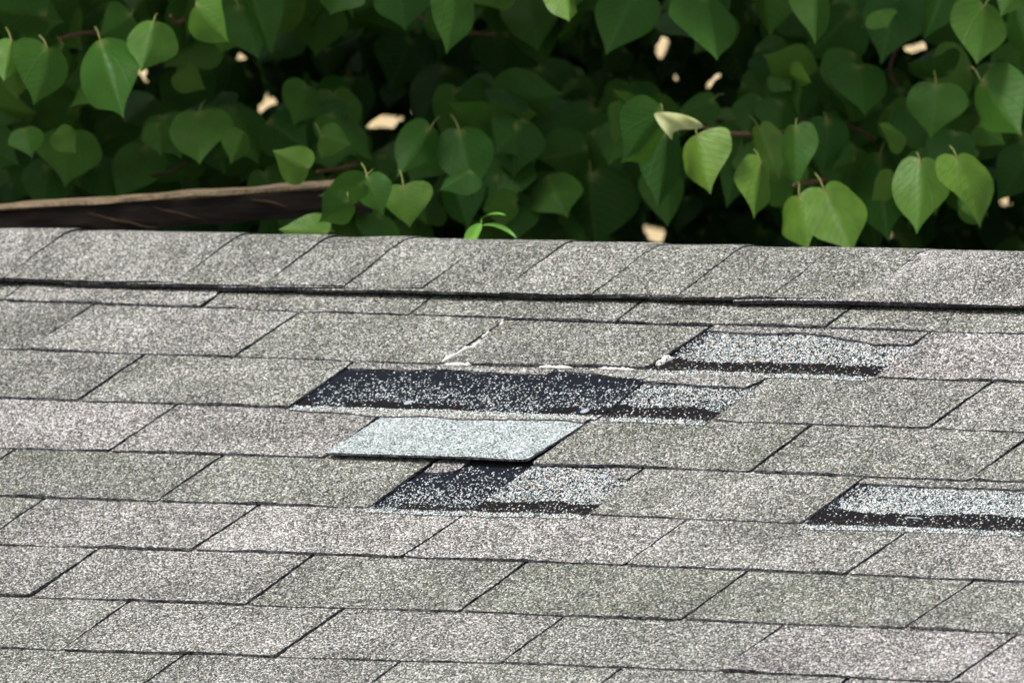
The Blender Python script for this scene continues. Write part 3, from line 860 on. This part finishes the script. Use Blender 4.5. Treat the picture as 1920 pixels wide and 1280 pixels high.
# (base x, base y, tip x, tip y, width px, layer 0 front..5 deep, leaf tone: own green plus painted shade, darker when deep)
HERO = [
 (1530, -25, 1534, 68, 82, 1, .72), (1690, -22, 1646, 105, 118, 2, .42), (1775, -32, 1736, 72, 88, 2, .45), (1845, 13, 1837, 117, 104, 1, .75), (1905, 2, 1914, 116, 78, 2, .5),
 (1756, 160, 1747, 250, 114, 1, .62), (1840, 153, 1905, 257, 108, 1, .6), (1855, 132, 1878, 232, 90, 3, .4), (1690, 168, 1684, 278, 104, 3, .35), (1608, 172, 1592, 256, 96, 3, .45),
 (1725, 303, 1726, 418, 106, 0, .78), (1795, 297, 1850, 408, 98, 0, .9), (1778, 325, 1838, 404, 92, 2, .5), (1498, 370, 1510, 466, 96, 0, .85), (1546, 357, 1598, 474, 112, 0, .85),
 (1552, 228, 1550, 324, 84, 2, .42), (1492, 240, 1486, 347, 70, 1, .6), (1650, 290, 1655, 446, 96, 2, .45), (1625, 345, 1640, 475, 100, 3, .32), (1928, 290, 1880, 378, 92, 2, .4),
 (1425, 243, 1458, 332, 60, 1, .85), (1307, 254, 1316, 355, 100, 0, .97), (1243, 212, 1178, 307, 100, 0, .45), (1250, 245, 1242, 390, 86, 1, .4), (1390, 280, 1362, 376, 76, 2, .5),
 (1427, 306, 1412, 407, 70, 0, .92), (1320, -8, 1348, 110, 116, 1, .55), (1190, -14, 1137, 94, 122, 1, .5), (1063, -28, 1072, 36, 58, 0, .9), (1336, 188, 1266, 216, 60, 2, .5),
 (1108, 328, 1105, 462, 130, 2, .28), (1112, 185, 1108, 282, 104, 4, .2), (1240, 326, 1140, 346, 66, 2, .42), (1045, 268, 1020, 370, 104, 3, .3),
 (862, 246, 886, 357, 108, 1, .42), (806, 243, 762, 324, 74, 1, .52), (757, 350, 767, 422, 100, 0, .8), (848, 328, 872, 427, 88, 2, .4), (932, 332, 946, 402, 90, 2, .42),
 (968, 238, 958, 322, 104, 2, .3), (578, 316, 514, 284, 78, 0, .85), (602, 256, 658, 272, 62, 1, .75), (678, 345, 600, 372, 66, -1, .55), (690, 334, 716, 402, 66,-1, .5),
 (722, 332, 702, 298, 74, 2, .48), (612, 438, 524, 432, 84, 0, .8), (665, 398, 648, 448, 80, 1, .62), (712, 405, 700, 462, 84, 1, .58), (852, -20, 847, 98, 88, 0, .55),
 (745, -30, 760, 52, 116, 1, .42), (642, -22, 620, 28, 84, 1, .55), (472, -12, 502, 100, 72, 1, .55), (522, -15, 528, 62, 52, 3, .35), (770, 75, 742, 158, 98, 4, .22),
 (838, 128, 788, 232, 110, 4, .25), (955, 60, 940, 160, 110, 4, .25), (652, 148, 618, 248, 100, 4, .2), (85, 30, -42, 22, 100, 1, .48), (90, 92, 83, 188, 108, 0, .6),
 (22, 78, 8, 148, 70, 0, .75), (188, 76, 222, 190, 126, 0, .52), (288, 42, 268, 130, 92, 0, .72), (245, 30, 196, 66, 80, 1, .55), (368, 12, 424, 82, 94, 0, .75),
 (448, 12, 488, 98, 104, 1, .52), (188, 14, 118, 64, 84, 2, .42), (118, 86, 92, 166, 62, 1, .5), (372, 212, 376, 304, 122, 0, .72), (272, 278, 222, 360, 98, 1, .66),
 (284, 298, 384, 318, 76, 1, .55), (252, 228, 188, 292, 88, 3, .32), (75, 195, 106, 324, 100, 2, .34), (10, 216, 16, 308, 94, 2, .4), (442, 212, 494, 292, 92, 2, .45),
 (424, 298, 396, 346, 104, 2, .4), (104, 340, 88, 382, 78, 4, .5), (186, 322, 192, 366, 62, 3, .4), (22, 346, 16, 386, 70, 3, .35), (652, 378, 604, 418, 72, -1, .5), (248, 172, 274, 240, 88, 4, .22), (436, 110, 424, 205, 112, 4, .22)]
for k, (bx, by, tx, ty, wd, layer, tn) in enumerate(HERO):
    r = random.Random(k * 13 + 5)
    d = 19.35 + .22 * layer + r.uniform(-.06, .06) + (.25 if bx < 480 and by > 150 else 0) 
    B = at(bx, by, d); Tt = at(tx, ty, d)
    e = Tt - B; Lp = np.linalg.norm(e); e /= Lp
    down = -(e @ UP)
    tilt = math.radians(r.uniform(8, 52)) * max(.2, down)
    roll = math.radians(r.uniform(-42, 42))
    L = Lp / math.cos(tilt); W = 0.97 * wd * d / FPX / math.cos(roll)
    M = leaf_frame(e, tilt, roll)
    P = leaf_shape(LV_HI, L, W, r.uniform(.12, .60), r.uniform(.02, .34), r.uniform(-.45, .45), r.uniform(.04, .13), r.random()) @ M + B
    o = build("leaf", P, LF_HI, [LEAF], tree, uv=LV_HI, smooth=True, attr={"leaf_tone_shade": np.full(len(P), tn)})
    if k == 21: o["label"] = "brightest green heart shaped leaf in front of the reddish twig"
    if k == 11: o["label"] = "bright green leaf hanging at the far right"
    if layer < 3:
        # stalk from the leaf base back towards the twig
        q = B + UP * r.uniform(.004, .016) * (1 if down > .2 else .3) + FW * r.uniform(.02, .05) - e * .006 + RT * r.uniform(-.012, .012)
        Vs_, Qs_, Ts_ = tube(np.array([B, (B + q) / 2 + UP * .003, q]), [.0011, .0009, .0010], 6)
        so_ = build("stalk", Vs_, [Qs_, Ts_], STALK, tree, smooth=True)
        so_.parent = o; so_.matrix_parent_inverse = Matrix.Identity(4)
        so_.matrix_parent_inverse = (Matrix.Translation(tree.location) @ o.matrix_parent_inverse).inverted()
# the rolled leaf edge: a pale curl on top of the dark leaf left of the brightest heart
rails = np.array([(1259, 262, 1260, 263), (1248, 250, 1261, 254), (1236, 234, 1263, 247), (1223, 211, 1277, 243), (1252, 210, 1293, 243), (1284, 215, 1307, 242), (1307, 225, 1316, 240), (1318, 235, 1319, 237)], float)
tq = np.linspace(0, 7, 29)
rl = np.stack([np.interp(tq, np.arange(8), rails[:, c_]) for c_ in range(4)], 1)
for _ in range(2): rl[1:-1] = (rl[:-2] + 2 * rl[1:-1] + rl[2:]) / 4
P = []
for row in rl:
    for f in np.linspace(0, 1, 7):
        P.append(at(row[0] + (row[2] - row[0]) * f, row[1] + (row[3] - row[1]) * f, 19.27 - .004 * math.sin(math.pi * f) + .008 * f + .002 * math.sin(row[0] * .12)))
ids = np.arange(len(P)).reshape(-1, 7)
orl = build("rolled_leaf_edge", np.array(P), np.stack([ids[:-1, :-1], ids[1:, :-1], ids[1:, 1:], ids[:-1, 1:]], -1).reshape(-1, 4), ROLL, tree, smooth=True)
orl["label"] = "pale cream rolled edge of a curled leaf beside the brightest heart shaped leaf"

# spots where the bright wall behind shows through
HOLES = [(268, 137, 7, 13), (453, 108, 12, 7), (489, 207, 6, 6), (500, 195, 7, 6), (513, 191, 8, 4), (693, 237, 7, 6), (706, 227, 10, 7), (722, 222, 10, 8), (738, 229, 12, 10), (784, 204, 8, 7),
         (845, 434, 8, 11), (1238, 102, 9, 9), (1241, 88, 7, 12), (1245, 75, 6, 8), (1267, 146, 4, 5), (1330, 160, 8, 6), (1345, 142, 5, 4), (1213, 430, 8, 6), (1241, 441, 8, 5), (1703, 92, 8, 8), (1728, 84, 10, 5), (1883, 378, 4, 4)]
hp = []
for x, y, a, b in HOLES:
    for rr_, nn in ((0, 1), (.85, 6)):
        for q in range(nn): hp.append((x + .68 * a * rr_ * math.cos(6.283 * q / nn), y + .68 * b * rr_ * math.sin(6.283 * q / nn)))
hp = np.array(hp)
poly_i = [5 * 0]


def covers_hole(P2):
    """P2: projected low-res leaf verts"""
    lo = P2.min(0); hi = P2.max(0)
    m_ = ((hp > lo) & (hp < hi)).all(1)
    if not m_.any(): return False
    pts = hp[m_]
    nj, nq_ = (11, 2) if len(P2) == len(LV_LO) else (22, 6)
    out = np.vstack([P2[nq_ * nj:(nq_ + 1) * nj], P2[2 * nq_ * nj:(2 * nq_ + 1) * nj][::-1]])
    x0, y0 = out[:, 0], out[:, 1]; x1, y1 = np.roll(x0, -1), np.roll(y0, -1)
    for px, py in pts:
        c_ = ((y0 > py) != (y1 > py)) & (px < (x1 - x0) * (py - y0) / (y1 - y0 + 1e-12) + x0)
        if c_.sum() % 2: return True
    return False


def filler(n_, xr, yr, dr, lv, lf, seed, size=(.06, .09), tone=(.15, .5), spread=.55):
    r = np.random.default_rng(seed)
    Vs, Fs, Tn, o, UVs = [], [], [], 0, []
    for q in range(n_):
        d = r.uniform(*dr); B = at(r.uniform(*xr), r.uniform(*yr), d)
        an = r.normal(0, spread); e = -UP * math.cos(an) + RT * math.sin(an)
        M = leaf_frame(e, math.radians(r.uniform(5, 60)), math.radians(r.normal(0, 35)))
        L = r.uniform(*size)
        P = leaf_shape(lv, L, L * r.uniform(.88, 1.05), r.uniform(.1, .6), r.uniform(0, .35), r.uniform(-.5, .5), .08, r.random()) @ M + B
        if covers_hole(project(P)): continue
        Vs.append(P); Fs.append(lf + o); o += len(P); Tn.append(np.full(len(P), r.uniform(*tone))); UVs.append(lv)
    return np.vstack(Vs), np.vstack(Fs), np.concatenate(Tn), np.vstack(UVs)


def near_holes(seed, per):
    r = np.random.default_rng(seed)
    out = []
    for x, y, a, b in HOLES:
        out.append(filler(per, (x - 110, x + 110), (y - 150, y + 60), (20.3, 22.0), LV_LO, LF_LO, seed + int(x), size=(.04, .085), tone=(.0, .15)))  # near-black leaf colour paints the deep shade around the gaps
    return out


LEAFY = [((560, 1260), (150, 420), 110), ((-60, 540), (120, 330), 70), ((1380, 1960), (90, 330), 80), ((-60, 520), (-90, 60), 44), ((1060, 1960), (-110, 30), 50), ((540, 1000), (-110, 20), 26)]
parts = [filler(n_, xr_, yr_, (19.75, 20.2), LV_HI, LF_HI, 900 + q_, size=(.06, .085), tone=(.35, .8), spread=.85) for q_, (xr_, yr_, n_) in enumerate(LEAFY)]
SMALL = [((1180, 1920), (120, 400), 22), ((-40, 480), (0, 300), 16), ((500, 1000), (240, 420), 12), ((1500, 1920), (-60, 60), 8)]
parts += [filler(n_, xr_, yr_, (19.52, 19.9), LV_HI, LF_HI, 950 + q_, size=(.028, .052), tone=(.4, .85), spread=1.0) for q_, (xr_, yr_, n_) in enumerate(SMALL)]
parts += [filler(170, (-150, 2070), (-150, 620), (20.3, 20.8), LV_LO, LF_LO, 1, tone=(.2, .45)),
         filler(4200, (-250, 2170), (-250, 800), (20.8, 23.2), LV_LO, LF_LO, 2, tone=(.0, .12)),  # deep leaves coloured almost black, inner shade put into their tone
         filler(3000, (-3000, 4900), (-2600, -260), (19.8, 22.8), LV_LO, LF_LO, 3, (.07, .11), tone=(.2, .6)),  # unseen outer crown above, beside and below, put in to darken the inside
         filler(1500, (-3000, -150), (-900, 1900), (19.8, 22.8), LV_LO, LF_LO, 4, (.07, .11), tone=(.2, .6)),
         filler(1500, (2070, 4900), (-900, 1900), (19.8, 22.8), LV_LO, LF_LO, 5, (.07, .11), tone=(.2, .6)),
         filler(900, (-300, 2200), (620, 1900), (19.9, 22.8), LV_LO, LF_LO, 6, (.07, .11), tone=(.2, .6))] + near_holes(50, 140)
# unseen crown overhang, added to shade the leaves below: further forward the higher up
for k_ in range(13):
    h_ = .36 + .18 * k_
    y_ = min(640 - h_ * FPX / 19.0 + 40, -260)
    parts.append(filler(200, (-3200, 1350), (y_ - 330, y_), (19.5 - h_ / 5, 20.0), LV_LO, LF_LO, 100 + k_, (.07, .11), tone=(.2, .6)))
    parts.append(filler(70, (1350, 4700), (y_ - 330, y_), (19.85 - h_ / 8, 20.3), LV_LO, LF_LO, 200 + k_, (.07, .11), tone=(.2, .6)))  # overhang kept sparser here so sun still reaches the right-hand leaves
o_ = 0; Fs = []
for p_ in parts: Fs.append(p_[1] + o_); o_ += len(p_[0])
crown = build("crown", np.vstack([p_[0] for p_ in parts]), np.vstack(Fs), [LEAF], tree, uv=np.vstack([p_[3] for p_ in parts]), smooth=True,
              attr={"leaf_tone_shade": np.concatenate([p_[2] for p_ in parts])})
tag(crown, kind="stuff")
# trunk and limbs
top = at(1010, -900, 21.2)
t = np.linspace(0, 1, 14)[:, None]
tr_pts = TREE_BASE + (top - TREE_BASE) * t + np.hstack([.05 * np.sin(t * 5), .06 * np.sin(t * 4 + 1), 0 * t])
Vt, Q, Tr = tube(tr_pts, np.linspace(.13, .055, 14), 14)
build("trunk", Vt, [Q, Tr], BARK, tree, smooth=True)


def limb(a, b, r0, r1, sag=.05, name="limb", mat=BARK, seed=0, seg=8):
    t = np.linspace(0, 1, 12)[:, None]
    a = np.asarray(a); b = np.asarray(b)
    rr_ = np.random.default_rng(seed)
    for _try in range(60):                        # bend so that the gaps in the leaves stay open
        off = rr_.normal(0, .35 + .04 * _try, 3) * np.linalg.norm(b - a) * .12
        P = a + (b - a) * t + np.array([0, 0, -sag]) * (4 * t * (1 - t)) + off * np.sin(np.pi * t)
        tf = np.linspace(0, 1, 80); q2 = project(np.stack([np.interp(tf, t[:, 0], P[:, c_]) for c_ in range(3)], 1))
        rpx = np.interp(tf, [0, 1], [r0, r1]) * FPX / 20 + 4
        if (np.linalg.norm(q2[:, None] - hp[None], axis=2) > rpx[:, None]).all(): break
    Vt, Q, Tr = tube(P, np.linspace(r0, r1, 12), seg)
    return build(name, Vt, [Q, Tr], mat, tree, smooth=True)


for k, (x, y, d, i_) in enumerate([(1750, 250, 20.3, 8), (1350, -350, 20.2, 10), (300, 120, 20.4, 8), (560, 600, 20.3, 7), (-700, -300, 20.6, 10), (2700, -200, 20.5, 9), (1500, 600, 20.3, 7), (700, -500, 20.2, 11)]):
    limb(tr_pts[i_], at(x, y, d), .035, .012, -.1, seed=k)
# twigs seen between the leaves
for k, (x0, y0, x1, y1, d) in enumerate([(1312, 236, 1408, 252, 19.45), (1408, 252, 1520, 225, 19.75), (110, 74, 195, 62, 19.55), (1462, 248, 1538, 222, 19.7), (1540, 222, 1640, 262, 19.8),
                                         (1488, 348, 1545, 338, 19.5), (595, 322, 668, 308, 19.6), (320, 30, 345, 36, 19.5), (1690, 170, 1700, 60, 20.0), (1545, 338, 1600, 300, 19.8)]):
    limb(at(x0, y0, d), at(x1, y1, d + .08), .0022, .0030, .0, "twig", TWIG, 40 + k, 7)
rt = np.random.default_rng(77)
for k in range(16):
    x0, y0 = rt.uniform(0, 1900), rt.uniform(-60, 420); d0 = rt.uniform(19.7, 20.6); an = rt.uniform(-.7, .7) + (math.pi if rt.random() < .5 else 0)
    ln = rt.uniform(90, 260)
    limb(at(x0, y0, d0), at(x0 + ln * math.cos(an), y0 + .6 * ln * math.sin(an), d0 + .1), .0018, .0032, .01, "twig", TWIG if k % 2 else BARK, 90 + k, 6)

# ------------------------------------------------------------------ small sprout behind the ridge
sp0 = at(890, 640, 19.1)
sprout = empty("young_sprout", sp0)
tag(sprout, "small bright green sprout with narrow leaves poking up behind the ridge", "plant")
Vt, Q, Tr = tube(np.array([sp0, at(888, 520, 19.1), at(892, 455, 19.1), at(902, 424, 19.1)]), [.003, .0025, .002, .0012], 7)
build("stem", Vt, [Q, Tr], SPROUT, sprout, smooth=True)


def blade(p0, p1, wpx, droop, d0=19.1, d1=19.05, name="leaf"):
    t = np.linspace(0, 1, 14); s = np.linspace(-1, 1, 7)
    a, b = at(*p0, d0), at(*p1, d1)
    wv = wpx * d0 / FPX * np.sin(np.pi * np.clip(t * .93 + .05, 0, 1)) ** .8
    ax = (b - a); ax /= np.linalg.norm(ax); nz = -FW * .6 + UP * .8; lat = np.cross(ax, nz); lat /= np.linalg.norm(lat); nz = np.cross(lat, ax)
    P = (a + (b - a) * t[:, None] + UP * (droop * 4 * t * (1 - t))[:, None])[:, None] + (wv[:, None] * s[None])[..., None] * (lat * .75 + UP * .0) - (np.abs(s)[None] * wv[:, None] * .35)[..., None] * -nz
    ids = np.arange(14 * 7).reshape(14, 7)
    Fq = np.stack([ids[:-1, :-1], ids[1:, :-1], ids[1:, 1:], ids[:-1, 1:]], -1).reshape(-1, 4)
    return build(name, P.reshape(-1, 3), Fq, SPROUT, sprout, smooth=True)


blade((902, 424), (968, 446), 9, .006)
blade((902, 410), (948, 404), 7, .003)
blade((900, 420), (872, 470), 17, .002, 19.1, 19.0)
Vt, Q, Tr = tube(np.array([at(902, 424, 19.1), at(903, 410, 19.1)]), [.0012, .001], 6)
build("stem", Vt, [Q, Tr], SPROUT, sprout)

# ------------------------------------------------------------------ wooden beam behind the ridge
pa, pb = at(-300, 411, 19.42), at(690, 343, 19.50)
beam = empty("wooden_beam", pa)
tag(beam, "dark weathered wooden beam with a worn tan top edge, lying behind the left of the ridge", "beam")
ax = pb - pa; Lb = np.linalg.norm(ax); ax /= Lb
side = np.cross(ax, [0, 0, 1]); side /= np.linalg.norm(side); bu_ = np.cross(side, ax)
nL = 90
tl_ = np.linspace(0, Lb, nL)
sec = [(-.028, -.037), (.028, -.037), (.030, -.026), (.028, -.004), (-.028, -.004), (-.030, -.026)]


def sweep(sec, amp, seed, name, mat):
    V = []
    for k_, (x, z) in enumerate(sec):
        V.append(pa + ax * tl_[:, None] + side * (x + amp * noise1(tl_, seed + k_, .03))[:, None] + bu_ * (z + amp * noise1(tl_, seed + 20 + k_, .04))[:, None])
    V = np.stack(V, 1); m_ = len(sec); ids = np.arange(nL * m_).reshape(nL, m_)
    q = np.stack([ids[:-1], np.roll(ids, -1, 1)[:-1], np.roll(ids, -1, 1)[1:], ids[1:]], -1).reshape(-1, 4)
    caps = [np.array([ids[0][::-1]]), np.array([ids[-1]])]
    return build(name, V.reshape(-1, 3), [q] + caps, mat, beam, smooth=False)


sweep(sec, .0012, 60, "plank", WOOD)
sweep([(.026, -.0035), (.031, -.001), (.029, .003), (.016, .0055), (-.016, .0055), (-.029, .003), (-.031, -.001), (-.026, -.0035)], .0016, 80, "worn_edge", WORN)
for k_, (x0, y0, x1, y1) in enumerate([(165, 400, 300, 430), (285, 388, 385, 412), (470, 372, 540, 388)]):
    fd = lambda x: 19.42 + .08 * (x + 300) / 990 - .0315
    p0, p1 = at(x0, y0, fd(x0)), at(x1, y1, fd(x1))
    t = np.linspace(0, 1, 12)[:, None]
    Vt, Q, Tr = tube(p0 + (p1 - p0) * t + UP * (.0012 * noise1(t, 140 + k_, .2)), .0012 * np.sin(np.pi * np.clip(t[:, 0] * .94 + .03, 0, 1)) + .0002, 6)
    build("splinter", Vt, [Q, Tr], SPLINT, beam, smooth=True)
# a post carries it outside the photograph
pp = at(-270, 411, 19.42)
Vp, Qp, _ = box_vf((pp[0] - .04, pp[1] - .04, G_Z), (pp[0] + .04, pp[1] + .04, pp[2] - .052))
build("post", Vp, [Qp], WOOD, beam)

# ------------------------------------------------------------------ pale house far behind the leaves
hc = at(960, 300, 27.0)
nh = empty("neighbour_house", (hc[0], hc[1], G_Z))
tag(nh, "cream walled house glimpsed as small bright spots through gaps in the leaves", "house")
_c, _s = math.cos(math.radians(-42)), math.sin(math.radians(-42))
R3 = np.array([[_c, _s, 0], [-_s, _c, 0], [0, 0, 1.]]) @ np.array([RT, np.array([FW[0], FW[1], 0]) / math.hypot(FW[0], FW[1]), [0, 0, 1.]])


def hb(lo, hi, name, mat):
    V, Q, _ = box_vf(lo, hi)
    V = V @ R3 + np.array([hc[0], hc[1], 0])
    return build(name, V, [Q], mat, nh)


hb((-3.2, 0, G_Z), (3.2, 4, 1.2), "wall", SIDING)
Vr = np.array([(-3.5, -.35, 1.22), (3.5, -.35, 1.22), (3.5, 4.35, 1.22), (-3.5, 4.35, 1.22), (-3.5, 2, 2.3), (3.5, 2, 2.3)]) @ R3 + np.array([hc[0], hc[1], 0])
build("roof", Vr, [np.array([(0, 1, 5, 4), (2, 3, 4, 5), (3, 2, 1, 0)]), np.array([(1, 2, 5), (3, 0, 4)])], GRF, nh, uv=Vr[:, :2])
